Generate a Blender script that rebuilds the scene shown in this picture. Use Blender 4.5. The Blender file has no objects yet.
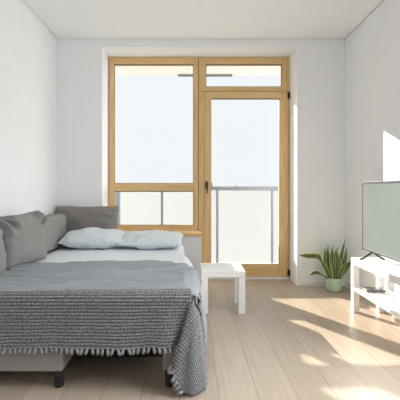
import bpy, bmesh, math, random
from mathutils import Vector, Matrix, noise, Euler

S = bpy.context.scene
COL = S.collection
PI = math.pi
random.seed(7)

# ------------------------------------------------------------------ helpers
def lin(c):
    c /= 255.0
    return c / 12.92 if c <= 0.04045 else ((c + 0.055) / 1.055) ** 2.4

def rgb(r, g, b):
    return (lin(r), lin(g), lin(b), 1.0)

def sm(a, b, x):
    t = max(0.0, min(1.0, (x - a) / (b - a)))
    return t * t * (3 - 2 * t)

def nz(x, y, z=0.0, s=1.0):
    return noise.noise(Vector((x * s, y * s, z * s)))

def obj(name, bm, m, parent=None, smooth=False, weld=0):
    me = bpy.data.meshes.new(name)
    if weld:
        bmesh.ops.remove_doubles(bm, verts=bm.verts, dist=weld)
    bmesh.ops.recalc_face_normals(bm, faces=bm.faces)
    bm.to_mesh(me)
    bm.free()
    if smooth:
        for p in me.polygons:
            p.use_smooth = True
    o = bpy.data.objects.new(name, me)
    if m:
        me.materials.append(m)
    COL.objects.link(o)
    if parent:
        o.parent = parent
        o.matrix_parent_inverse = Matrix.Translation(parent.location).inverted() if parent.get('_world') else Matrix()
    return o

def tag(o, label=None, cat=None, group=None, kind=None):
    if label: o['label'] = label
    if cat: o['category'] = cat
    if group: o['group'] = group
    if kind: o['kind'] = kind
    return o

def thing(name, loc, label, cat, group=None, kind=None, rz=0.0):
    o = bpy.data.objects.new(name, None)
    o.empty_display_size = 0.1
    o.location = loc
    o.rotation_euler = (0, 0, rz)
    COL.objects.link(o)
    return tag(o, label, cat, group, kind)

def copy_tree(o, parent=None):
    c = o.copy()
    COL.objects.link(c)
    c.parent = parent
    for ch in list(o.children):
        copy_tree(ch, c)
    return c

def box(bm, x0, x1, y0, y1, z0, z1, bev=0.0, seg=2):
    t = bmesh.new()
    bmesh.ops.create_cube(t, size=1.0)
    for v in t.verts:
        v.co = Vector(((x0 + x1) / 2 + v.co.x * (x1 - x0),
                       (y0 + y1) / 2 + v.co.y * (y1 - y0),
                       (z0 + z1) / 2 + v.co.z * (z1 - z0)))
    if bev > 0:
        bmesh.ops.bevel(t, geom=list(t.edges), offset=bev, segments=seg, affect='EDGES', profile=0.5)
    me = bpy.data.meshes.new('tmp')
    t.to_mesh(me)
    t.free()
    bm.from_mesh(me)
    bpy.data.meshes.remove(me)
    return bm

def B(*a, **k):
    return box(bmesh.new(), *a, **k)

def ring(bm, x0, x1, z0, z1, y0, y1, wl, wr, wb, wt, bev=0.003):
    """rectangular frame in the XZ plane made of two stiles and two rails"""
    box(bm, x0, x0 + wl, y0, y1, z0, z1, bev)
    box(bm, x1 - wr, x1, y0, y1, z0, z1, bev)
    if wt > 0:
        box(bm, x0 + wl, x1 - wr, y0, y1, z1 - wt, z1, bev)
    if wb > 0:
        box(bm, x0 + wl, x1 - wr, y0, y1, z0, z0 + wb, bev)
    return bm

def tube(bm, pts, rads, n=10, cap=True):
    pts = [Vector(p) for p in pts]
    if not isinstance(rads, (list, tuple)):
        rads = [rads] * len(pts)
    rings = []
    for i, p in enumerate(pts):
        a = pts[max(0, i - 1)]
        b = pts[min(len(pts) - 1, i + 1)]
        d = (b - a).normalized()
        up = Vector((0, 0, 1)) if abs(d.z) < 0.95 else Vector((1, 0, 0))
        u = d.cross(up).normalized()
        w = d.cross(u)
        rings.append([bm.verts.new(p + (u * math.cos(2 * PI * k / n) + w * math.sin(2 * PI * k / n)) * rads[i]) for k in range(n)])
    for i in range(len(rings) - 1):
        for k in range(n):
            bm.faces.new((rings[i][k], rings[i][(k + 1) % n], rings[i + 1][(k + 1) % n], rings[i + 1][k]))
    if cap:
        bm.faces.new(rings[0])
        bm.faces.new(rings[-1])
    return bm

def lathe(bm, prof, n=40, c=(0, 0, 0)):
    rings = []
    for r, z in prof:
        rings.append([bm.verts.new((c[0] + r * math.cos(2 * PI * k / n), c[1] + r * math.sin(2 * PI * k / n), c[2] + z)) for k in range(n)])
    for i in range(len(rings) - 1):
        for k in range(n):
            bm.faces.new((rings[i][k], rings[i][(k + 1) % n], rings[i + 1][(k + 1) % n], rings[i + 1][k]))
    bm.faces.new(rings[0])
    bm.faces.new(rings[-1])
    return bm

def grid(nu, nv, f, uv=None):
    bm = bmesh.new()
    L = bm.loops.layers.uv.new('UVMap') if uv else None
    vs = [[bm.verts.new(f(i, j)) for j in range(nv)] for i in range(nu)]
    for i in range(nu - 1):
        for j in range(nv - 1):
            fc = bm.faces.new((vs[i][j], vs[i + 1][j], vs[i + 1][j + 1], vs[i][j + 1]))
            if uv:
                for l, (a, b) in zip(fc.loops, ((i, j), (i + 1, j), (i + 1, j + 1), (i, j + 1))):
                    l[L].uv = uv(a, b)
    return bm

def solidify(o, th, off=0.0):
    md = o.modifiers.new('thickness', 'SOLIDIFY')
    md.thickness = th
    md.offset = off
    return o

# ------------------------------------------------------------------ materials
def nodes(name):
    m = bpy.data.materials.new(name)
    m.use_nodes = True
    nt = m.node_tree
    b = nt.nodes['Principled BSDF']
    return m, nt, b

def N(nt, t, **kw):
    n = nt.nodes.new(t)
    for k, v in kw.items():
        if k in n.inputs.keys():
            n.inputs[k].default_value = v
        else:
            setattr(n, k, v)
    return n

def mat(name, col, rough=0.6, var=0.04, scale=20.0, bump=0.0, bscale=200.0, metal=0.0, spec=0.5, stretch=(1, 1, 1)):
    m, nt, b = nodes(name)
    b.inputs['Roughness'].default_value = rough
    b.inputs['Metallic'].default_value = metal
    b.inputs['Specular IOR Level'].default_value = spec
    tc = N(nt, 'ShaderNodeTexCoord')
    mp = N(nt, 'ShaderNodeMapping')
    mp.inputs['Scale'].default_value = stretch
    nt.links.new(tc.outputs['Object'], mp.inputs['Vector'])
    no = N(nt, 'ShaderNodeTexNoise', Scale=scale, Detail=4.0)
    nt.links.new(mp.outputs[0], no.inputs['Vector'])
    cr = N(nt, 'ShaderNodeValToRGB')
    cr.color_ramp.elements[0].position = 0.3
    cr.color_ramp.elements[1].position = 0.7
    cr.color_ramp.elements[0].color = tuple(c * (1 - var) for c in col[:3]) + (1,)
    cr.color_ramp.elements[1].color = tuple(min(1, c * (1 + var)) for c in col[:3]) + (1,)
    nt.links.new(no.outputs['Fac'], cr.inputs['Fac'])
    nt.links.new(cr.outputs[0], b.inputs['Base Color'])
    if bump > 0:
        n2 = N(nt, 'ShaderNodeTexNoise', Scale=bscale, Detail=3.0)
        nt.links.new(mp.outputs[0], n2.inputs['Vector'])
        bp = N(nt, 'ShaderNodeBump', Strength=bump, Distance=0.002)
        nt.links.new(n2.outputs['Fac'], bp.inputs['Height'])
        nt.links.new(bp.outputs[0], b.inputs['Normal'])
    return m

M = {}
M['wall'] = mat('wall paint', rgb(239, 241, 243), 0.85, 0.008, 6, 0.05, 300)
M['walldark'] = mat('grey wall paint', rgb(228, 227, 226), 0.85, 0.01, 6, 0.05, 300)
M['ceiling'] = mat('ceiling paint', rgb(244, 246, 247), 0.9, 0.006, 5, 0.04, 300)
M['white'] = mat('white lacquer', rgb(240, 240, 239), 0.38, 0.01, 8)
M['skirting'] = mat('white skirting', rgb(236, 235, 232), 0.45, 0.01, 8)
M['render'] = mat('pale render', rgb(226, 221, 210), 0.9, 0.03, 12, 0.2, 150)
M['concrete'] = mat('balcony tiles', rgb(196, 192, 186), 0.8, 0.05, 12, 0.2, 120)
M['steel'] = mat('galvanised rail', rgb(124, 130, 136), 0.45, 0.05, 30, metal=0.3)
M['bronze'] = mat('dark bronze', rgb(70, 58, 44), 0.4, 0.08, 60, metal=0.7)
M['gasket'] = mat('rubber gasket', rgb(112, 98, 80), 0.7, 0.05, 60)
M['black'] = mat('black plastic', rgb(28, 27, 27), 0.45, 0.08, 40)
M['legblack'] = mat('black stained leg', rgb(26, 24, 23), 0.5, 0.1, 40)
M['bezel'] = mat('grey bezel', rgb(52, 54, 61), 0.35, 0.05, 40, metal=0.3)
M['boxgrey'] = mat('satin grey plastic', rgb(112, 113, 116), 0.4, 0.04, 40)
M['sofa'] = mat('grey sofa weave', rgb(142, 141, 139), 0.95, 0.10, 420, 0.5, 700, spec=0.15)
M['sofadark'] = mat('taupe sofa weave', rgb(138, 134, 130), 0.95, 0.10, 420, 0.5, 700, spec=0.15)
M['under'] = mat('underbed shade tone', rgb(46, 45, 45), 0.95, 0.1, 200, spec=0.1)  # dark tone standing for the shadow beneath the bed
M['sheet'] = mat('pale blue grey sheet', rgb(219, 225, 230), 0.85, 0.015, 60, 0.12, 60, spec=0.2)
M['blanket'] = mat('grey blanket', rgb(148, 153, 157), 0.95, 0.05, 120, 0.25, 260, spec=0.15)
M['pot'] = mat('sage glazed pot', rgb(184, 205, 180), 0.4, 0.03, 30)
M['soil'] = mat('soil', rgb(58, 48, 38), 0.95, 0.3, 120, 0.6, 120)
M['yarn'] = mat('grey yarn', rgb(138, 138, 140), 0.95, 0.25, 300, 0.4, 500, spec=0.1)
M['foliage'] = mat('hazy foliage', rgb(150, 160, 142), 0.9, 0.06, 2)  # haze and overexposure put into the leaf colour
M['bark'] = mat('bark', rgb(190, 186, 178), 0.9, 0.06, 4)

# pillow: pale with tiny speckled print
def pillow_mat():
    m, nt, b = nodes('speckled pillowcase')
    b.inputs['Roughness'].default_value = 0.9
    b.inputs['Specular IOR Level'].default_value = 0.2
    tc = N(nt, 'ShaderNodeTexCoord')
    vo = N(nt, 'ShaderNodeTexVoronoi', Scale=85.0)
    no = N(nt, 'ShaderNodeTexNoise', Scale=110.0, Detail=2.0)
    nt.links.new(tc.outputs['Object'], no.inputs['Vector'])
    nt.links.new(tc.outputs['Object'], vo.inputs['Vector'])
    mx = N(nt, 'ShaderNodeMath', operation='MULTIPLY')
    nt.links.new(vo.outputs['Distance'], mx.inputs[0])
    nt.links.new(no.outputs['Fac'], mx.inputs[1])
    cr = N(nt, 'ShaderNodeValToRGB')
    cr.color_ramp.elements[0].position = 0.10
    cr.color_ramp.elements[1].position = 0.22
    cr.color_ramp.elements[0].color = rgb(180, 191, 199)
    cr.color_ramp.elements[1].color = rgb(216, 223, 227)
    nt.links.new(mx.outputs[0], cr.inputs['Fac'])
    nt.links.new(cr.outputs[0], b.inputs['Base Color'])
    return m
M['pillow'] = pillow_mat()

# knitted throw: fleck + rib colours driven by cloth UVs (u across, v along)
RIB = 0.0165
def throw_mat():
    m, nt, b = nodes('ribbed grey knit')
    b.inputs['Roughness'].default_value = 0.95
    b.inputs['Specular IOR Level'].default_value = 0.1
    uv = N(nt, 'ShaderNodeUVMap', uv_map='UVMap')
    sp = N(nt, 'ShaderNodeSeparateXYZ')
    nt.links.new(uv.outputs[0], sp.inputs[0])
    mu = N(nt, 'ShaderNodeMath', operation='MULTIPLY')
    mu.inputs[1].default_value = 2 * PI / RIB
    nt.links.new(sp.outputs['Y'], mu.inputs[0])
    si = N(nt, 'ShaderNodeMath', operation='SINE')
    nt.links.new(mu.outputs[0], si.inputs[0])
    mp = N(nt, 'ShaderNodeMapping')
    mp.inputs['Scale'].default_value = (1.0, 1.5, 1.0)
    nt.links.new(uv.outputs[0], mp.inputs['Vector'])
    no = N(nt, 'ShaderNodeTexNoise', Scale=120.0, Detail=3.0)
    nt.links.new(mp.outputs[0], no.inputs['Vector'])
    ma = N(nt, 'ShaderNodeMath', operation='MULTIPLY_ADD')
    ma.inputs[1].default_value = 0.13
    nt.links.new(si.outputs[0], ma.inputs[0])
    nt.links.new(no.outputs['Fac'], ma.inputs[2])
    cr = N(nt, 'ShaderNodeValToRGB')
    cr.color_ramp.elements[0].position = 0.33
    cr.color_ramp.elements[1].position = 0.72
    cr.color_ramp.elements[0].color = rgb(52, 53, 55)
    cr.color_ramp.elements[1].color = rgb(148, 149, 151)
    nt.links.new(ma.outputs[0], cr.inputs['Fac'])
    nt.links.new(cr.outputs[0], b.inputs['Base Color'])
    bp = N(nt, 'ShaderNodeBump', Strength=0.6, Distance=0.004)
    nt.links.new(no.outputs['Fac'], bp.inputs['Height'])
    nt.links.new(bp.outputs[0], b.inputs['Normal'])
    return m
M['throw'] = throw_mat()

def wood_mat(name, c0, c1, stretch, rough=0.5):
    m, nt, b = nodes(name)
    b.inputs['Roughness'].default_value = rough
    tc = N(nt, 'ShaderNodeTexCoord')
    mp = N(nt, 'ShaderNodeMapping')
    mp.inputs['Scale'].default_value = stretch
    nt.links.new(tc.outputs['Object'], mp.inputs['Vector'])
    no = N(nt, 'ShaderNodeTexNoise', Scale=6.0, Detail=6.0, Distortion=0.6)
    nt.links.new(mp.outputs[0], no.inputs['Vector'])
    cr = N(nt, 'ShaderNodeValToRGB')
    cr.color_ramp.elements[0].position = 0.3
    cr.color_ramp.elements[1].position = 0.7
    cr.color_ramp.elements[0].color = c0
    cr.color_ramp.elements[1].color = c1
    nt.links.new(no.outputs['Fac'], cr.inputs['Fac'])
    nt.links.new(cr.outputs[0], b.inputs['Base Color'])
    return m
M['oakv'] = wood_mat('window oak upright', rgb(214, 177, 119), rgb(231, 200, 148), (6, 6, 0.5))
M['oakh'] = wood_mat('window oak across', rgb(214, 177, 119), rgb(231, 200, 148), (0.5, 6, 6))

def floor_mat():
    m, nt, b = nodes('oak laminate planks')
    b.inputs['Roughness'].default_value = 0.36
    b.inputs['Specular IOR Level'].default_value = 0.5
    tc = N(nt, 'ShaderNodeTexCoord')
    mp = N(nt, 'ShaderNodeMapping')
    mp.inputs['Rotation'].default_value = (0, 0, PI / 2)
    mp.inputs['Location'].default_value = (0.35, 0.055, 0)
    nt.links.new(tc.outputs['Object'], mp.inputs['Vector'])
    br = N(nt, 'ShaderNodeTexBrick')
    br.offset = 0.37
    br.inputs['Scale'].default_value = 1.0
    br.inputs['Brick Width'].default_value = 1.38
    br.inputs['Row Height'].default_value = 0.193
    br.inputs['Mortar Size'].default_value = 0.0022
    br.inputs['Mortar Smooth'].default_value = 0.3
    br.inputs['Bias'].default_value = 0.0
    br.inputs['Color1'].default_value = rgb(173, 158, 141)
    br.inputs['Color2'].default_value = rgb(184, 169, 152)
    br.inputs['Mortar'].default_value = rgb(140, 124, 107)
    nt.links.new(mp.outputs[0], br.inputs['Vector'])
    m2 = N(nt, 'ShaderNodeMapping')
    m2.inputs['Scale'].default_value = (14, 0.9, 1)
    nt.links.new(tc.outputs['Object'], m2.inputs['Vector'])
    no = N(nt, 'ShaderNodeTexNoise', Scale=3.0, Detail=6.0, Distortion=0.8)
    nt.links.new(m2.outputs[0], no.inputs['Vector'])
    cr = N(nt, 'ShaderNodeValToRGB')
    cr.color_ramp.elements[0].position = 0.25
    cr.color_ramp.elements[1].position = 0.75
    cr.color_ramp.elements[0].color = (0.86, 0.85, 0.84, 1)
    cr.color_ramp.elements[1].color = (1.06, 1.06, 1.06, 1)
    nt.links.new(no.outputs['Fac'], cr.inputs['Fac'])
    mx = N(nt, 'ShaderNodeMix', data_type='RGBA', blend_type='MULTIPLY')
    mx.inputs[0].default_value = 1.0
    nt.links.new(br.outputs['Color'], mx.inputs[6])
    nt.links.new(cr.outputs[0], mx.inputs[7])
    nt.links.new(mx.outputs[2], b.inputs['Base Color'])
    bp = N(nt, 'ShaderNodeBump', Strength=0.25, Distance=0.002)
    bp.invert = True
    nt.links.new(br.outputs['Fac'], bp.inputs['Height'])
    nt.links.new(bp.outputs[0], b.inputs['Normal'])
    return m
M['floor'] = floor_mat()

def glass_mat(name, tint, gloss=0.06, diffuse=0.0, dcol=(0.9, 0.92, 0.91, 1), rough=0.0):
    m = bpy.data.materials.new(name)
    m.use_nodes = True
    nt = m.node_tree
    nt.nodes.clear()
    out = N(nt, 'ShaderNodeOutputMaterial')
    tr = N(nt, 'ShaderNodeBsdfTransparent')
    tr.inputs['Color'].default_value = tint
    gl = N(nt, 'ShaderNodeBsdfGlossy')
    gl.inputs['Roughness'].default_value = rough
    mx = N(nt, 'ShaderNodeMixShader')
    mx.inputs[0].default_value = gloss
    nt.links.new(tr.outputs[0], mx.inputs[1])
    nt.links.new(gl.outputs[0], mx.inputs[2])
    last = mx
    if diffuse > 0:
        tl = N(nt, 'ShaderNodeBsdfTranslucent')
        tl.inputs['Color'].default_value = dcol
        m2 = N(nt, 'ShaderNodeMixShader')
        m2.inputs[0].default_value = diffuse
        nt.links.new(mx.outputs[0], m2.inputs[1])
        nt.links.new(tl.outputs[0], m2.inputs[2])
        last = m2
    nt.links.new(last.outputs[0], out.inputs['Surface'])
    return m
M['glass'] = glass_mat('window glass', (0.98, 0.985, 0.983, 1), 0.012)
M['frost'] = glass_mat('frosted balustrade glass', (0.9, 0.93, 0.91, 1), 0.01, 0.75, (0.335, 0.34, 0.35, 1))

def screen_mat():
    m, nt, b = nodes('screen with painted glare')
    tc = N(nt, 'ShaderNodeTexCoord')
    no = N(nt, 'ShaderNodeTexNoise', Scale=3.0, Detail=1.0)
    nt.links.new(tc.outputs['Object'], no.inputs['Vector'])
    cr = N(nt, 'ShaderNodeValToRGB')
    cr.color_ramp.elements[0].color = rgb(100, 110, 108)  # reflected light and sun haze put into the colour of a dark screen
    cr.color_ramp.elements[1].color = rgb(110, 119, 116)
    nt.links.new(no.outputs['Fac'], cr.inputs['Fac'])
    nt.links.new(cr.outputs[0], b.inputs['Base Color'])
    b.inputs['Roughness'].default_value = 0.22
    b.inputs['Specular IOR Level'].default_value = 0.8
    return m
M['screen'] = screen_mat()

def leaf_mat():
    m, nt, b = nodes('sansevieria leaf')
    b.inputs['Roughness'].default_value = 0.42
    uv = N(nt, 'ShaderNodeUVMap', uv_map='UVMap')
    sp = N(nt, 'ShaderNodeSeparateXYZ')
    nt.links.new(uv.outputs[0], sp.inputs[0])
    no = N(nt, 'ShaderNodeTexNoise', Scale=14.0, Detail=3.0)
    mp = N(nt, 'ShaderNodeMapping')
    mp.inputs['Scale'].default_value = (0.4, 3.0, 1)
    nt.links.new(uv.outputs[0], mp.inputs['Vector'])
    nt.links.new(mp.outputs[0], no.inputs['Vector'])
    c1 = N(nt, 'ShaderNodeValToRGB')
    c1.color_ramp.elements[0].position = 0.40
    c1.color_ramp.elements[1].position = 0.62
    c1.color_ramp.elements[0].color = rgb(40, 60, 32)
    c1.color_ramp.elements[1].color = rgb(108, 132, 78)
    nt.links.new(no.outputs['Fac'], c1.inputs['Fac'])
    # pale margins along both edges (u = 0 .. 1 across)
    s1 = N(nt, 'ShaderNodeMath', operation='SUBTRACT'); s1.inputs[1].default_value = 0.5
    a1 = N(nt, 'ShaderNodeMath', operation='ABSOLUTE')
    g1 = N(nt, 'ShaderNodeMath', operation='GREATER_THAN'); g1.inputs[1].default_value = 0.36
    nt.links.new(sp.outputs['X'], s1.inputs[0]); nt.links.new(s1.outputs[0], a1.inputs[0]); nt.links.new(a1.outputs[0], g1.inputs[0])
    mx = N(nt, 'ShaderNodeMix', data_type='RGBA')
    nt.links.new(g1.outputs[0], mx.inputs[0])
    nt.links.new(c1.outputs[0], mx.inputs[6])
    mx.inputs[7].default_value = rgb(198, 202, 128)
    nt.links.new(mx.outputs[2], b.inputs['Base Color'])
    return m
M['leaf'] = leaf_mat()

# ------------------------------------------------------------------ room shell
XL, XR, YB, ZC, YF = -1.41, 1.62, 4.105, 2.60, -0.95
YR, YR0 = 2.25, 0.7                               # right wall left open between these, so added sky light fills the room
OL, OR, OT = -0.937, 1.116, 2.516       # window opening
YG = 4.415                               # room-side face of the window frames
YO = 4.53                                # outer face of the wall
PX = 0.118                               # right end of the low wall under the window
PY = 4.262                               # its room-side face

def floor_bm():
    bm = B(XL, XR, YF, YB, -0.12, 0)
    box(bm, XR, XR + 2.2, YR0, YR, -0.12, 0)      # floor past the wall opening that lets in side light
    return bm
tag(obj('floor', floor_bm(), M['floor']), kind='structure')
bm = B(OL, PX, YB, YO, -0.12, 0.0)
box(bm, PX, OR, YB, YG - 0.01, -0.12, 0.0)
tag(obj('floor_recess', bm, M['floor']), kind='structure')
tag(obj('wall_left', B(XL - 0.15, XL, YF, YB, -0.12, ZC + 0.1), M['wall']), kind='structure')
tag(obj('wall_front', B(XL - 0.15, XR + 0.15, YF - 0.15, YF, -0.12, ZC + 0.1), M['walldark']), kind='structure')
bm = B(XR, XR + 0.15, YR, YB, -0.12, ZC + 0.1)
box(bm, XR, XR + 0.15, YF, YR0, -0.12, ZC + 0.1)
tag(obj('wall_right', bm, M['wall']), kind='structure')
bm = B(XL - 0.15, OL, YB, YO, -0.12, ZC + 0.1)
box(bm, OR, XR + 0.15, YB, YO, -0.12, ZC + 0.1)
box(bm, OL, OR, YB, YO, OT, ZC + 0.1)
box(bm, OL, PX - 0.002, PY, YO, 0.0, 0.507)
tag(obj('wall_back', bm, M['wall']), kind='structure')
g = 0.009
tag(obj('ceiling', B(XL + g, XR - g, YF, YB - g, ZC, ZC + 0.03), M['ceiling']), kind='structure')
tag(obj('ceiling_slab', B(XL, XR, YF, YB, ZC + 0.03, ZC + 0.1), M['ceiling']), kind='structure')
tag(obj('baseboard_right', B(XR - 0.012, XR, YR, YB - 0.012, 0, 0.055, 0.003), M['skirting']), kind='structure')
tag(obj('baseboard_left', B(XL, XL + 0.012, YF, YB - 0.012, 0, 0.055, 0.003), M['skirting']), kind='structure')
tag(obj('baseboard_back', B(OR, XR, YB - 0.012, YB, 0, 0.055, 0.003), M['skirting']), kind='structure')
sill = obj('trim_sill', B(OL + 0.002, PX, PY - 0.03, YG, 0.509, 0.543, 0.004), M['oakh'])
tag(sill, kind='structure')

# ------------------------------------------------------------------ window joinery
KS = 390.0 / YG
def fx(px): return (px - 191) / KS
def fz(py): return 1.021 + (189 - py) / KS
y0, y1 = YG, YG + 0.075

w1 = thing('window_1', (fx(155), YG, fz(231)), 'large oak framed window left of the balcony door', 'window', kind='structure')
w1['_world'] = 1
def W(name, bm, m, parent=w1, smooth=False):
    o = obj(name, bm, m, None, smooth)
    r = parent
    while r.parent: r = r.parent
    o.parent = parent
    o.matrix_parent_inverse = Matrix.Translation(r.location).inverted() if parent is r else Matrix()
    if parent is not r:
        o.matrix_parent_inverse = parent.matrix_parent_inverse.inverted() if False else (Matrix.Translation(r.location) @ parent.matrix_parent_inverse).inverted()
    return o
zt, zb = fz(57) + 0.0, 0.545
bm = bmesh.new()
box(bm, fx(109), fx(114.0), y0, y1, zb, zt, 0.004)
box(bm, fx(193.4), fx(198.2), y0, y1, zb, zt - 0.0, 0.004)
W('joint', B(fx(197.9), fx(199.1), y0 + 0.012, y1 - 0.004, zb, zt - 0.004), M['gasket'])
W('stile', bm, M['oakv'])
bm = bmesh.new()
box(bm, fx(114.0), fx(193.4), y0, y1, fz(64.2), zt, 0.004)
box(bm, fx(114.0), fx(193.4), y0, y1, zb, fz(225.2), 0.004)
W('rail', bm, M['oakh'])
bm = bmesh.new()
box(bm, fx(114.0), fx(193.4), y0 - 0.004, y1, fz(191), fz(183.2), 0.005)
W('transom', bm, M['oakh'])
def pane(x0, x1, z0, z1, parent, yp=None):
    yp = yp or (y0 + 0.026)
    gk = bmesh.new()
    ring(gk, x0, x1, z0, z1, yp - 0.022, yp - 0.008, 0.005, 0.005, 0.004, 0.010, 0.0)
    W('gasket', gk, M['gasket'], parent)
    W('glass', B(x0, x1, yp, yp + 0.006, z0, z1), M['glass'], parent)
pane(fx(114.0), fx(193.4), fz(183.2), fz(64.2), w1)
pane(fx(114.0), fx(193.4), fz(225.2), fz(191), w1)

w2 = thing('window_2', (fx(245), YG, fz(91)), 'narrow oak framed fanlight above the balcony door', 'window', kind='structure')
w2['_world'] = 1
bm = bmesh.new()
box(bm, fx(198.8), fx(206), y0, y1, fz(91), zt, 0.004)
box(bm, fx(282), fx(290), y0, y1, fz(91), zt, 0.004)
W('stile', bm, M['oakv'], w2)
bm = bmesh.new()
box(bm, fx(206), fx(282), y0, y1, fz(64.2), zt, 0.004)
box(bm, fx(206), fx(282), y0, y1, fz(91), fz(86.6), 0.004)
W('rail', bm, M['oakh'], w2)
pane(fx(206), fx(282), fz(86.6), fz(64.2), w2)

bm = bmesh.new()
box(bm, fx(198.8), fx(204.4), y0, y1, 0.0, fz(91.2), 0.004)
box(bm, fx(288.4), fx(290), y0 + 0.004, y1, 0.0, fz(91.2), 0.002)
tag(obj('trim_door_frame', bm, M['oakv']), kind='structure')
tag(obj('trim_threshold', B(fx(204.6), fx(288.2), YG - 0.03, y1, 0.0, 0.026, 0.004), M['skirting']), kind='structure')

dl, dr, db, dt = fx(204.6), fx(288.2), 0.029, fz(91.6)
d1 = thing('door_1', ((dl + dr) / 2, YG, db), 'glazed oak balcony door with dark lever handle', 'door', kind='structure')
d1['_world'] = 1
yd0, yd1 = YG - 0.012, YG + 0.06
bm = bmesh.new()
box(bm, dl, fx(210.8), yd0, yd1, db, dt, 0.005)
box(bm, fx(279.6), dr, yd0, yd1, db, dt, 0.005)
W('stile', bm, M['oakv'], d1)
bm = bmesh.new()
box(bm, fx(210.8), fx(279.6), yd0, yd1, fz(98.6), dt, 0.005)
box(bm, fx(210.8), fx(279.6), yd0, yd1, db, fz(264.6), 0.005)
W('rail', bm, M['oakh'], d1)
pane(fx(210.8), fx(279.6), fz(264.6), fz(98.6), d1, yp=yd0 + 0.028)
hx = fx(206.8)
h = W('handle', B(hx - 0.016, hx + 0.016, yd0 - 0.008, yd0, fz(188.5), fz(181.5), 0.003), M['bronze'], d1)
bm = bmesh.new()
tube(bm, [(hx, yd0 - 0.004, fz(184)), (hx, yd0 - 0.045, fz(184))], 0.009)
tube(bm, [(hx, yd0 - 0.045, fz(183.4)), (hx, yd0 - 0.048, fz(187)), (hx + 0.004, yd0 - 0.045, fz(193.5))], [0.010, 0.0095, 0.008])
W('lever', bm, M['bronze'], h, True)
for za, zb_ in ((fz(99.5), fz(92)), (fz(276), fz(269))):
    bm = bmesh.new()
    tube(bm, [(dr + 0.012, yd0 - 0.008, za), (dr + 0.012, yd0 - 0.008, zb_)], 0.011)
    box(bm, dr - 0.012, dr + 0.012, yd0 - 0.006, yd0 + 0.001, za + 0.01, zb_ - 0.01)
    W('hinge', bm, M['bronze'], d1)

# ------------------------------------------------------------------ balcony
tag(obj('balcony_floor', B(-3.2, 3.4, YO, 6.16, -0.34, -0.12), M['concrete']), kind='structure')
bm = B(-3.2, 3.4, YO, 6.0, 2.775, 3.0)
tag(obj('balcony_soffit', bm, M['render']), kind='structure')
tag(obj('trim_drip_edge', B(fx(178) * 6 / YG, fx(232) * 6 / YG, 5.955, 6.0, 2.745, 2.775, 0.004), M['steel']), kind='structure')
bm = B(-1.42, -1.32, YO, 5.9, -0.12, 1.47)  # unseen from the room, added and stepped to keep sun off the bed
box(bm, -1.42, -1.32, 5.9, 5.98, -0.12, 2.775)
box(bm, -1.42, -1.32, 5.98, 6.4, -0.34, 1.60)
tag(obj('added_sun_shade_partition', bm, M['render']), kind='structure')

rl = thing('balcony_railing', (0.2, 6.0, -0.12), 'grey metal balcony railing with frosted glass panels outside the window', 'railing')
def R(name, bm, m, smooth=False):
    o = obj(name, bm, m, None, smooth)
    o.parent = rl
    o.matrix_parent_inverse = Matrix.Translation(rl.location).inverted()
    return o
RT = 1.06
R('top_rail', B(-1.31, 3.3, 5.985, 6.03, RT - 0.06, RT, 0.006), M['steel'])
def ox(px): return (px - 191) * 6.0 / 390
posts = [ox(162), ox(217.3), ox(272.3), ox(330), ox(380)]
for x in posts:
    R('post', B(x - 0.017, x + 0.017, 5.995, 6.02, -0.12, RT - 0.06, 0.003), M['steel'])
edges = [-1.31] + posts + [3.3]
for a, b in zip(edges[:-1], edges[1:]):
    R('glass_panel', B(a + 0.018, b - 0.018, 6.022, 6.032, -0.11, RT - 0.062), M['frost'])
R('bracket', B(ox(211) - 0.012, ox(211) + 0.022, 5.97, 5.986, RT - 0.05, RT + 0.055, 0.004), M['steel'])

# a tree far away, its crown just showing over the rail
tr = thing('distant_tree', (46 * 65 / 390.0, 65, -9), 'pale distant treetop just showing above the balcony rail', 'tree')
bm = bmesh.new()
for k in range(26):
    a = random.uniform(0, 2 * PI); r = random.uniform(0, 0.85)
    c = Vector((r * math.cos(a), r * math.sin(a), 9.75 + random.uniform(0, 0.75) * (1.1 - r)))
    bmesh.ops.create_icosphere(bm, subdivisions=2, radius=random.uniform(0.25, 0.42), matrix=Matrix.Translation(c))
for v in bm.verts:
    v.co += v.co.normalized() * 0.12 * nz(v.co.x, v.co.y, v.co.z, 4)
obj('crown', bm, M['foliage'], tr)
obj('trunk', tube(bmesh.new(), [(0, 0, 0), (0, 0, 9.9)], [0.16, 0.07]), M['bark'], tr)

# ------------------------------------------------------------------ sofa bed
TOP = 0.455                      # top of the mattress
FY = 1.985                       # front of the bed
def xr(d):                       # right edge of the bed (soft far corner)
    return 0.0 - 0.095 * sm(3.0, 3.7, d)

sb = thing('sofa_bed', (-0.7, 3.0, 0), 'grey upholstered corner sofa pulled out into a bed on black legs', 'sofa bed')
def SB(name, bm, m, smooth=False, parent=sb):
    o = obj(name, bm, m, None, smooth)
    o.parent = parent
    o.matrix_parent_inverse = Matrix.Translation(sb.location).inverted()
    return o
SB('chaise_base', B(XL + 0.014, -0.655, FY, 4.02, 0.088, 0.33, 0.012, 3), M['sofa'])
bm = B(-0.145, -0.012, FY + 0.006, 2.6, 0.092, 0.33, 0.010, 3)
box(bm, -0.12, -0.02, 2.55, 3.9, 0.092, 0.33, 0.01)
SB('pull_out_side', bm, M['sofa'])
SB('underbed_shade_panel', B(-0.65, -0.15, 2.24, 2.28, 0.055, 0.33, 0.004), M['under'])  # dark sheet set in the recess where only shade falls
def matt(i, j, nu=40, nv=50):
    pass
bm = bmesh.new()
vs = []
ds = [FY + (4.02 - FY) * k / 30 for k in range(31)]
lo, hi = [], []
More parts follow.
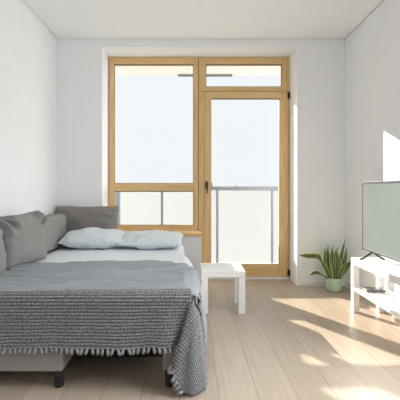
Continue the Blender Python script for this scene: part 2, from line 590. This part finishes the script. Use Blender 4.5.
for d in ds:
    e = xr(d)
    lo.append([bm.verts.new((XL + 0.016, d, 0.332)), bm.verts.new((e, d, 0.332))])
    hi.append([bm.verts.new((XL + 0.016, d, TOP - 0.008)), bm.verts.new((e - 0.03, d, TOP - 0.008)), bm.verts.new((e, d, TOP - 0.045))])
for k in range(30):
    bm.faces.new((lo[k][0], lo[k + 1][0], lo[k + 1][1], lo[k][1]))
    bm.faces.new((hi[k][0], hi[k][1], hi[k + 1][1], hi[k + 1][0]))
    bm.faces.new((hi[k][1], hi[k][2], hi[k + 1][2], hi[k + 1][1]))
    bm.faces.new((lo[k][1], lo[k + 1][1], hi[k + 1][2], hi[k][2]))
    bm.faces.new((lo[k][0], hi[k][0], hi[k + 1][0], lo[k + 1][0]))
for k in (0, 30):
    bm.faces.new((lo[k][0], lo[k][1], hi[k][2], hi[k][1], hi[k][0]))
SB('mattress', bm, M['sofa'])
def leg(x, y, h):
    bm = bmesh.new()
    lathe(bm, [(0.020, 0.0), (0.023, 0.004), (0.027, h - 0.004), (0.027, h)], 20, (x, y, 0))
    SB('leg', bm, M['legblack'], False)
leg(-0.683, FY + 0.035, 0.088)
leg(-0.110, FY + 0.04, 0.092)
leg(-1.33, FY + 0.035, 0.088)
leg(-0.683, 3.95, 0.088)
leg(-0.07, 3.85, 0.092)
leg(-1.33, 3.95, 0.088)

# fitted sheet over the mattress, hanging on the right side
def path_r(s, e, r, z0):
    """across the bed to the right: s measured from the edge; s<0 on top, then round the edge and down"""
    if s <= 0: return e - r + s, z0
    q = r * PI / 2
    if s < q:
        a = s / r
        return e - r + r * math.sin(a), z0 - r + r * math.cos(a)
    return e, z0 - r - (s - q)
def sheet_f(i, j):
    d = 2.35 + (4.035 - 2.35) * j / 69
    e = xr(d) + 0.022
    s_l = -(e + 1.165)
    s = s_l + (0.33 - s_l) * (i / 79) ** 0.8
    x, z = path_r(s, e, 0.075, TOP + 0.004)
    wv = 0.006 * nz(x, d, 0.3, 5) + 0.003 * nz(x, d, 3.3, 13)
    if s > 0.1:
        x += 0.012 * math.sin(d * 16) * min(1, (s - 0.1) * 5) + 0.02 * (s - 0.1)
    return (x, d, z + (wv + 0.004 if s < 0.05 else 0.0))
o = obj('bed_sheet', grid(80, 70, sheet_f), M['sheet'], None, True)
solidify(o, 0.006)
tag(o, 'pale blue-grey bed sheet spread under the two pillows', 'bed sheet')

# grey blanket
def blanket_f(i, j):
    u = i / 109
    d0 = FY + 0.02
    e0 = 0.02
    s_l = -1.165
    s = s_l + (0.43 - s_l) * u
    far = 2.865 + 0.015 * math.sin(s * 9) - 0.02 * sm(-0.45, -0.05, s) - 0.17 * sm(-0.2, 0.12, s) - 0.22 * sm(0.0, 0.43, s)
    near = d0 + 0.16 * sm(-0.02, 0.2, s)
    d = near + (far - near) * j / 79
    e = xr(d) + 0.034
    x, z = path_r(s, e, 0.06, TOP + 0.020)
    w = 0.020 * nz(x * 0.6, d * 2.0, 0.3, 4) + 0.008 * nz(x, d * 2.2, 5.3, 9)
    rd = abs(nz(x * 0.8 + 0.3 * d, d * 2.6, 9.1, 4.5))
    w += 0.034 * (0.5 - min(0.5, rd * 2.2)) * sm(2.05, 2.25, d) * (1 - sm(2.75, 2.9, d))
    if s > 0.0:
        hang = min(1, s / 0.3)
        x += 0.03 * hang + 0.018 * hang * math.sin(d * 19 + 1.0)
        return (x + w * 0.3, d, max(0.012, z))
    z += w + 0.004 * sm(2.8, 2.93, d)
    return (x, d, max(z, TOP + 0.014))
o = obj('blanket', grid(110, 80, blanket_f), M['blanket'], None, True)
solidify(o, 0.010, 1.0)
tag(o, 'plain grey blanket spread over the lower half of the bed', 'blanket')

# ribbed throw: hangs over the front edge, right corner folded into a long flap
HEM = 0.295     # drop of the fringed hem
SIDE = 0.335    # overhang to the right
R0 = 0.035
ZT = TOP + 0.037
FYT = FY - 0.018
ON = 0.05      # strip lying on the top of the bed
cols = []       # (kind, params)
NX = 200
for k in range(NX + 1):
    cols.append(('front', -1.30 + (1.30 - 0.004) * k / NX))
NP = 70
for k in range(1, NP + 1):
    cols.append(('flap', 90.0 - 90.0 * k / NP))
NS = 16
for k in range(1, NS + 1):
    cols.append(('side', 0.22 * k / NS))
NR = 150
C0 = Vector((0.012, FYT + R0, ZT - R0))
def rib(q):
    return 0.0028 * math.sin(q * 2 * PI / RIB)
def throw_pt(ci, j, ribs=True):
    kind, p = cols[ci]
    t = j / (NR - 1)
    if kind == 'front':
        x = p
        on = 0.004 + 0.045 * sm(-1.1, -0.2, x) + 0.012 * nz(x, 7.7, 0, 2.5)
        L = on + HEM
        q = -on + L * t
        q2 = q
        qq = R0 * PI / 2
        wob = 0.010 * nz(x, 0.5, 1.7, 3.2) + 0.012 * sm(-0.32, -0.10, x) * math.sin((x + 0.30) * 26)
        if q <= 0: y, z, n = FYT + R0 - q, ZT, (0, 0, 1)
        elif q < qq:
            a = q / R0
            y, z, n = FYT + R0 - R0 * math.sin(a), ZT - R0 + R0 * math.cos(a), (0, -math.sin(a), math.cos(a))
        else: y, z, n = FYT, ZT - R0 - (q - qq), (0, -1, 0)
        dn = max(0, q - qq) / HEM
        y += 0.03 * sm(-0.13, -0.03, x) * dn
        y += wob * dn - 0.004 * dn * math.sin(x * 31 + 1)
        z += -0.010 * dn * nz(x, 3.0, 0.0, 2.4) - 0.012 * dn * sm(-1.0, -0.9, -abs(x + 1.2)) 
        uv = (x, q2)
    elif kind == 'flap':
        ph = math.radians(p)
        sp, cp = math.sin(ph), math.cos(ph)
        f = 1 - p / 90.0                    # 0 at the front .. 1 at the side
        L = 0.35 + 0.10 * sm(0.0, 0.36, f) - 0.14 * sm(0.78, 1.0, f)
        l = L * t
        # where this thread hangs: azimuth swings left, then round to the right
        bx = -0.36 + 0.46 * min(1.0, f / 0.72) + 0.04 * sm(0.7, 1.0, f)
        by = -0.13 * math.sin(PI * sm(-0.25, 1.0, f)) - 0.05
        by += 0.30 * sm(0.72, 1.0, f) 
        dirv = Vector((bx, by, -1.0)).normalized()
        pos = C0 + dirv * l
        # rounded start at the shoulder
        pos += Vector((0, -0.030 * (1 - f) + 0.0, 0.012)) * sm(0, 0.08, l) + Vector((0.02 * f, 0, 0)) * sm(0, 0.06, l)
        pos += Vector((0, -1, 0)) * 0.010 * math.sin(f * 15) * sm(0.05, 0.35, l)
        pos.z = max(0.016, pos.z - 0.035 * f * f)
        q = l * sp
        n = Vector((0.6 * f, -1 + 0.6 * f, 0)).normalized()
        x, y, z = pos
        uv = (l * cp, q)
    else:
        L = SIDE * (1 - 0.3 * p / 0.22)
        l = L * t
        x = C0.x + 0.036 + 0.03 * t
        y = C0.y + p + 0.24 * t * (1 - p / 0.22) * 0.5
        z = C0.z - 0.022 - l
        n = (1, 0, 0)
        uv = (l, p * 0.0 + 0.0001 - p)
        q = -p
    v = Vector((x, y, z))
    if ribs:
        v += Vector(n) * rib(uv[1])
    return v, uv
bm = grid(len(cols), NR, lambda i, j: throw_pt(i, j)[0], lambda i, j: throw_pt(i, j)[1])
o = obj('throw_blanket', bm, M['throw'], None, True)
solidify(o, 0.008)
tag(o, 'dark grey ribbed knit throw with tassels hanging over the front of the bed', 'throw blanket')
THROW = o
# tassels along the fringed hem
def tassel_bm(sd):
    rr = random.Random(sd)
    bm = bmesh.new()
    lean = rr.uniform(-0.006, 0.006)
    tube(bm, [(0, 0, 0.006), (0, -0.001, -0.002), (lean * 0.4, -0.003, -0.010), (lean * 0.8, -0.003, -0.020), (lean, -0.001, -0.029)],
         [0.005, 0.0068, 0.0085, 0.0092, 0.0070], 8)
    bmesh.ops.create_icosphere(bm, subdivisions=2, radius=0.0068, matrix=Matrix.Translation((lean, -0.001, -0.029)))
    return bm
protos = []
def add_tassel(pos, rot):
    if len(protos) < 5:
        t = obj('tassel', tassel_bm(len(protos)), M['yarn'], THROW, True)
        protos.append(t)
    else:
        t = protos[random.randrange(5)].copy()
        COL.objects.link(t)
        t.parent = THROW
    t.location = pos
    t.scale = (1, 1, 0.82)
    t.rotation_euler = rot
last = None
for ci, (kind, p) in enumerate(cols):
    if kind == 'side' or (kind == 'front' and p > -0.055): continue
    if kind == 'flap' and (p > 88 or p < 56): continue
    e, _ = throw_pt(ci, NR - 1, False)
    gap = 0.0245 if kind == 'front' else 0.022
    if last is None or (e - last).length > gap:
        add_tassel(e + Vector((0, -0.003, 0.004)), (random.uniform(-0.15, 0.1), random.uniform(-0.25, 0.25) + (0.9 if kind == 'flap' else 0), random.uniform(-0.4, 0.4)))
        last = e

# ------------------------------------------------------------------ cushions and pillows
def cushion_bm(w, h, t, seed=0, ear=0.03, pw=2.6, crease=0.01, flat=0.36, n=46, pleat=0.0):
    """upright cushion: width on X, height on Z, thickness on Y, centred"""
    bm = bmesh.new()
    for side in (1, -1):
        def f(i, j):
            u = -1 + 2 * i / (n - 1); v = -1 + 2 * j / (n - 1)
            u = math.sin(u * PI / 2) * 0.4 + u * 0.6; v = math.sin(v * PI / 2) * 0.4 + v * 0.6
            pr = (max(0, 1 - abs(u) ** pw) ** flat) * (max(0, 1 - abs(v) ** pw) ** flat)
            pin_u = 1 - ear * (1 - v * v) * abs(u); pin_v = 1 - ear * (1 - u * u) * abs(v)
            x = u * w / 2 * pin_u
            z = v * h / 2 * pin_v
            y = side * t / 2 * pr
            rim = max(abs(u), abs(v))
            k = crease * pr ** 0.5
            y += side * k * (nz(u * 1.6 + seed, v * 1.6, seed, 1.3) + 0.6 * nz(u * 3 + seed, v * 3, seed + 4, 1.4) * sm(0.4, 0.9, rim))
            y += side * crease * 0.5 * sm(0.55, 0.95, rim) * pr * math.sin((u if abs(v) > abs(u) else v) * 17 + seed)
            if pleat:
                for cu in (-1, 1):
                    du, dv = u - cu, v - 1.0
                    r = math.hypot(du, dv)
                    th = math.atan2(-dv, abs(du) + 1e-5)
                    y += side * pleat * pr ** 0.5 * math.exp(-((r - 0.38) / 0.28) ** 2) * math.sin(th * 9 + seed)
            z += 0.3 * crease * nz(u, seed, v, 2.0) * abs(v)
            return (x, y, z)
        vs = [[bm.verts.new(f(i, j)) for j in range(n)] for i in range(n)]
        for i in range(n - 1):
            for j in range(n - 1):
                bm.faces.new((vs[i][j], vs[i + 1][j], vs[i + 1][j + 1], vs[i][j + 1]))
    bmesh.ops.remove_doubles(bm, verts=bm.verts, dist=0.0004)
    return bm

def place(o, loc, rot):
    o.location = loc
    o.rotation_euler = rot
    return o

c = obj('sofa_cushion', cushion_bm(0.50, 0.40, 0.20, 2.3, 0.07, 3.2, 0.012, pleat=0.05), M['sofa'], None, True)
tag(place(c, (-1.258, 2.89, TOP + 0.192), (math.radians(-7), math.radians(-2), math.radians(78))),
    'plump grey sofa cushion with creased top corners leaning on the left wall', 'cushion', 'sofa cushions')
c = obj('sofa_cushion', cushion_bm(0.50, 0.38, 0.20, 5.1, 0.05, 3.0, 0.012, pleat=0.02), M['sofa'], None, True)
tag(place(c, (-1.272, 2.30, TOP + 0.196), (math.radians(-13), math.radians(8), math.radians(88))),
    'grey sofa cushion cut off by the left edge of the photo', 'cushion', 'sofa cushions')
c = obj('sofa_cushion', cushion_bm(0.66, 0.31, 0.185, 8.4, 0.004, 12.0, 0.005, 0.30), M['sofa'], None, True)
tag(place(c, (-1.312, 3.55, TOP + 0.166), (math.radians(-2), 0, math.radians(90))),
    'flat boxy grey back cushion between the creased cushion and the far corner', 'cushion', 'sofa cushions')
c = obj('sofa_cushion', cushion_bm(0.645, 0.385, 0.15, 11.7, 0.03, 5.0, 0.016, 0.34), M['sofadark'], None, True)
tag(place(c, (-1.068, 4.01, TOP + 0.200), (math.radians(-4), 0, 0)),
    'wide taupe-grey cushion standing against the far wall behind the left pillow', 'cushion', 'sofa cushions')

p = obj('pillow', cushion_bm(0.57, 0.39, 0.165, 1.1, 0.03, 2.4, 0.022, 0.50), M['pillow'], None, True)
tag(place(p, (-0.918, 3.69, TOP + 0.104), (math.radians(-90 + 7), 0, math.radians(2))),
    'speckled pale pillow on the left, propped in front of the taupe cushion', 'pillow', 'speckled bed pillows')
p = obj('pillow', cushion_bm(0.58, 0.38, 0.145, 6.6, 0.03, 2.4, 0.022, 0.50), M['pillow'], None, True)
tag(place(p, (-0.368, 3.69, TOP + 0.090), (math.radians(-90 + 8), 0, math.radians(-3))),
    'speckled pale pillow on the right, below the window sill', 'pillow', 'speckled bed pillows')

# ------------------------------------------------------------------ small white side table
st = thing('side_table', (0.264, 3.365, 0), 'small white square side table standing between the bed and the balcony door', 'side table')
obj('table_top', B(-0.18, 0.18, -0.18, 0.18, 0.30, 0.35, 0.003), M['white'], st)
for sx in (-1, 1):
    for sy in (-1, 1):
        x, y = sx * 0.152, sy * 0.152
        obj('leg', B(x - 0.027, x + 0.027, y - 0.027, y + 0.027, 0, 0.2995, 0.002), M['white'], st)

# ------------------------------------------------------------------ tv bench
bx0, bx1, by0, by1 = 1.337, 1.600, 2.36, 3.265
tb = thing('tv_bench', ((bx0 + bx1) / 2, (by0 + by1) / 2, 0), 'white low television bench with a lower shelf along the right wall', 'tv bench')
def TB(name, bm, m):
    o = obj(name, bm, m, None)
    o.parent = tb
    o.matrix_parent_inverse = Matrix.Translation(tb.location).inverted()
    return o
TB('bench_top', B(bx0, bx1, by0, by1, 0.40, 0.45, 0.003), M['white'])
TB('shelf', B(bx0 + 0.004, bx1 - 0.004, by0 + 0.03, by1 - 0.03, 0.185, 0.208, 0.002), M['white'])
for x in (bx0 + 0.0255, bx1 - 0.0255):
    for y in (by0 + 0.0255, by1 - 0.0255):
        TB('leg', B(x - 0.025, x + 0.025, y - 0.025, y + 0.025, 0, 0.3995, 0.002), M['white'])

# set-top box on the shelf
bt = thing('set_top_box', (1.455, 3.115, 0.2085), 'small flat dark grey box on the lower shelf of the white bench', 'set-top box')
obj('case', B(-0.075, 0.075, -0.055, 0.055, 0.003, 0.020, 0.004), M['boxgrey'], bt)
for sx in (-1, 1):
    for sy in (-1, 1):
        obj('foot', B(sx * 0.06 - 0.008, sx * 0.06 + 0.008, sy * 0.042 - 0.008, sy * 0.042 + 0.008, 0, 0.0032), M['black'], bt)

# ------------------------------------------------------------------ television
tvx, tvy0, tvy1, tvz0, tvz1 = 1.440, 2.31, 3.275, 0.515, 1.080
tv = thing('television', (tvx + 0.02, (tvy0 + tvy1) / 2, 0.4505), 'flat television with screen tinted pale for glare and slim grey bezel on the white bench', 'television')
def TV(name, bm, m, parent=tv):
    o = obj(name, bm, m, None)
    o.parent = parent
    o.matrix_parent_inverse = Matrix.Translation(tv.location).inverted()
    return o
bm = B(tvx + 0.004, tvx + 0.022, tvy0, tvy1, tvz0, tvz1, 0.003)
box(bm, tvx + 0.022, tvx + 0.052, tvy0 + 0.12, tvy1 - 0.12, tvz0 + 0.01, tvz0 + 0.33, 0.008)
TV('back_shell', bm, M['bezel'])
bm = bmesh.new()
box(bm, tvx - 0.002, tvx + 0.0038, tvy0, tvy1, tvz1 - 0.017, tvz1, 0.001)
box(bm, tvx - 0.002, tvx + 0.0038, tvy0, tvy1, tvz0, tvz0 + 0.014, 0.001)
box(bm, tvx - 0.002, tvx + 0.0038, tvy0, tvy0 + 0.008, tvz0 + 0.014, tvz1 - 0.017, 0.001)
box(bm, tvx - 0.002, tvx + 0.0038, tvy1 - 0.008, tvy1, tvz0 + 0.014, tvz1 - 0.017, 0.001)
TV('bezel', bm, M['bezel'])
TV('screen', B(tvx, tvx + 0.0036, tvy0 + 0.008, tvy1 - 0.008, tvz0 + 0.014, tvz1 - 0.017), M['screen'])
for y in (tvy0 + 0.17, tvy1 - 0.15):
    bm = bmesh.new()
    tube(bm, [(tvx - 0.085, y, 0.4585), (tvx - 0.06, y, 0.464), (tvx + 0.012, y, 0.513), (tvx + 0.020, y, 0.522)], 0.008, 8)
    tube(bm, [(tvx + 0.012, y, 0.522), (tvx + 0.020, y, 0.513), (tvx + 0.09, y, 0.464), (tvx + 0.112, y, 0.4585)], 0.008, 8)
    TV('foot', bm, M['black'])

# ------------------------------------------------------------------ snake plant
pl = thing('potted_snake_plant', (1.432, 3.935, 0), 'snake plant in a pale sage green pot on the floor by the corner', 'potted plant')
bm = bmesh.new()
lathe(bm, [(0.060, 0.0), (0.066, 0.003), (0.074, 0.05), (0.079, 0.122), (0.079, 0.128), (0.073, 0.128), (0.072, 0.112), (0.02, 0.110)], 48)
obj('pot', bm, M['pot'], pl, True)
bm = bmesh.new()
lathe(bm, [(0.0719, 0.1115), (0.0719, 0.114), (0.045, 0.119), (0.01, 0.120)], 32)
obj('soil', bm, M['soil'], pl, True)
def leaf(pts, width, twist, upright=False):
    width *= 1.35
    """pts: centre line control points (local); a channelled blade with pale margins"""
    P = [Vector(q) for q in pts]
    n = 22
    def cr(t):
        k = t * (len(P) - 1)
        i = min(int(k), len(P) - 2); f = k - i
        p0 = P[max(0, i - 1)]; p1 = P[i]; p2 = P[i + 1]; p3 = P[min(len(P) - 1, i + 2)]
        return 0.5 * ((2 * p1) + (p2 - p0) * f + (2 * p0 - 5 * p1 + 4 * p2 - p3) * f * f + (3 * p1 - p0 - 3 * p2 + p3) * f ** 3)
    m = 7
    rows = []
    for a in range(n):
        t = a / (n - 1)
        c = cr(t)
        d = (cr(min(1, t + 0.02)) - cr(max(0, t - 0.02))).normalized()
        sd = Vector((0.1, -0.35, 1.0)) if upright else Vector((math.cos(twist), math.sin(twist), 0))
        sd = (sd - d * sd.dot(d)).normalized()
        nn = d.cross(sd)
        wd = width * (0.55 + 0.45 * sm(0, 0.35, t)) * (1 - sm(0.55, 1.02, t)) + 0.0012
        if upright:
            wd = width * (0.30 + 0.70 * sm(0.3, 0.65, t)) * (1 - sm(0.80, 1.02, t)) + 0.0012
        rows.append((c, sd, nn, wd))
    def f(i, j):
        c, sd, nn, wd = rows[i]
        u = -1 + 2 * j / (m - 1)
        return c + sd * u * wd / 2 + nn * (u * u) * wd * 0.16
    bm = grid(n, m, f, lambda i, j: (j / (m - 1), i / (n - 1) * 0.5 + pts[-1][0] * 3))
    o = obj('leaf', bm, M['leaf'], pl, True)
    solidify(o, 0.003)
K = 390.0 / 3.935
def lp(px, py, dy=0.0):
    d = 3.935 + dy
    return ((px - 191) * d / 390 - 1.432, dy, 1.021 - (py - 189) * d / 390)
leaves = [
    ([lp(330, 279, .0), lp(328, 266, .01), lp(327, 256, .0), lp(327.5, 246.5, -.01)], .030, .2),
    ([lp(328, 279, .02), lp(326, 268, .03), lp(325, 259, .02), lp(324.5, 250, .02)], .030, -.3),
    ([lp(332, 279, -.02), lp(331, 266, -.03), lp(331, 257, -.03), lp(331.5, 248.5, -.03)], .034, .1),
    ([lp(334, 279, .03), lp(334, 265, .04), lp(334.5, 255, .04), lp(337.5, 249.5, .05)], .030, .6),
    ([lp(335, 279, -.03), lp(336.5, 267, -.04), lp(336, 259, -.05), lp(335, 252, -.05)], .036, -.2),
    ([lp(337, 279, .0), lp(338.5, 265, .0), lp(341, 253, .01), lp(343.5, 241.5, .02)], .036, .5),
    ([lp(338, 279, -.02), lp(341, 268, -.03), lp(343.5, 259, -.03), lp(344.8, 250.5, -.02)], .034, -.2),
    ([lp(339, 279, .01), lp(344, 270, .01), lp(349, 263, .02), lp(356.5, 255.5, .03)], .032, .3),
    ([lp(337, 279, -.04), lp(340, 271, -.05), lp(343, 267, -.06), lp(346, 263.5, -.06)], .028, .2),
    ([lp(328, 279, -.01), lp(323, 267, -.02), lp(320.5, 261, -.03), lp(317.5, 258.2, -.05), lp(310, 257.8, -.08), lp(300.5, 257, -.12)], .040, 1.45, True),
    ([lp(327, 279, -.03), lp(323, 276, -.05), lp(318, 273.5, -.07), lp(314, 273.5, -.08), lp(310.5, 276, -.10)], .032, 1.2, True),
    ([lp(329, 279, -.04), lp(326, 271, -.05), lp(323, 265.5, -.06), lp(321, 260.5, -.06)], .026, -.2),
    ([lp(333, 279, -.05), lp(333, 272, -.06), lp(332, 266, -.065), lp(330, 261, -.07)], .030, .3),
    ([lp(331, 279, .04), lp(330, 268, .05), lp(329, 260, .05), lp(330, 253, .05)], .028, 0),
]
for a in leaves:
    leaf(*a)

pl.scale = (1.07, 1.07, 1.07)
pl.location.y = 3.905

# ------------------------------------------------------------------ light
SKY_FRONT, SKY_FILL, SKY_LOW = 0.565, 7.8, 0.15
sun = bpy.data.lights.new('sun', 'SUN')
sun.energy = 8.2
sun.angle = math.radians(0.6)
sun.color = (1.0, 0.91, 0.79)
so = bpy.data.objects.new('sun', sun)
COL.objects.link(so)
so.rotation_euler = Vector((0.61, -1.0, -0.45)).to_track_quat('-Z', 'Y').to_euler()
so.location = (-4, 10, 5)

wd = bpy.data.worlds.new('sky')
S.world = wd
wd.use_nodes = True
bg = wd.node_tree.nodes['Background']
# pale sky, boosted on the right to light the room through the wall opening
wn = wd.node_tree
tc = N(wn, 'ShaderNodeTexCoord')
sp = N(wn, 'ShaderNodeSeparateXYZ')
wn.links.new(tc.outputs['Generated'], sp.inputs[0])
mr = N(wn, 'ShaderNodeMapRange', interpolation_type='SMOOTHSTEP')
mr.inputs['From Min'].default_value = 0.30
mr.inputs['From Max'].default_value = 0.80
mr.inputs['To Min'].default_value = 0.0
mr.inputs['To Max'].default_value = SKY_FILL
wn.links.new(sp.outputs['X'], mr.inputs['Value'])
bg.inputs['Color'].default_value = (0.955, 0.983, 1.015, 1)
m2 = N(wn, 'ShaderNodeMapRange', interpolation_type='SMOOTHSTEP')
m2.inputs['From Min'].default_value = 0.0
m2.inputs['From Max'].default_value = 0.85
m2.inputs['To Min'].default_value = SKY_LOW
m2.inputs['To Max'].default_value = 1.0
wn.links.new(sp.outputs['Z'], m2.inputs['Value'])
m3 = N(wn, 'ShaderNodeMath', operation='MULTIPLY')
wn.links.new(mr.outputs[0], m3.inputs[0])
wn.links.new(m2.outputs[0], m3.inputs[1])
m4 = N(wn, 'ShaderNodeMath', operation='ADD')
m4.inputs[1].default_value = SKY_FRONT
wn.links.new(m3.outputs[0], m4.inputs[0])
wn.links.new(m4.outputs[0], bg.inputs['Strength'])

# ------------------------------------------------------------------ camera
cam = bpy.data.cameras.new('camera')
cam.sensor_width = 36.0
cam.sensor_fit = 'HORIZONTAL'
cam.lens = 36.0 * 390 / 400
cam.shift_x = 9 / 400
cam.shift_y = -11 / 400
cam.clip_start = 0.05
co = bpy.data.objects.new('camera', cam)
COL.objects.link(co)
co.location = (0, 0, 1.021)
co.rotation_euler = (PI / 2, 0, 0)
S.camera = co

for o in list(bpy.data.objects):
    if '_world' in o: del o['_world']

S.view_settings.view_transform = 'Standard'
S.view_settings.look = 'None'
S.view_settings.gamma = 1.0
S.view_settings.use_curve_mapping = False
S.view_settings.exposure = 0.80
S.cycles.max_bounces = 14
S.cycles.diffuse_bounces = 8
S.cycles.transparent_max_bounces = 12
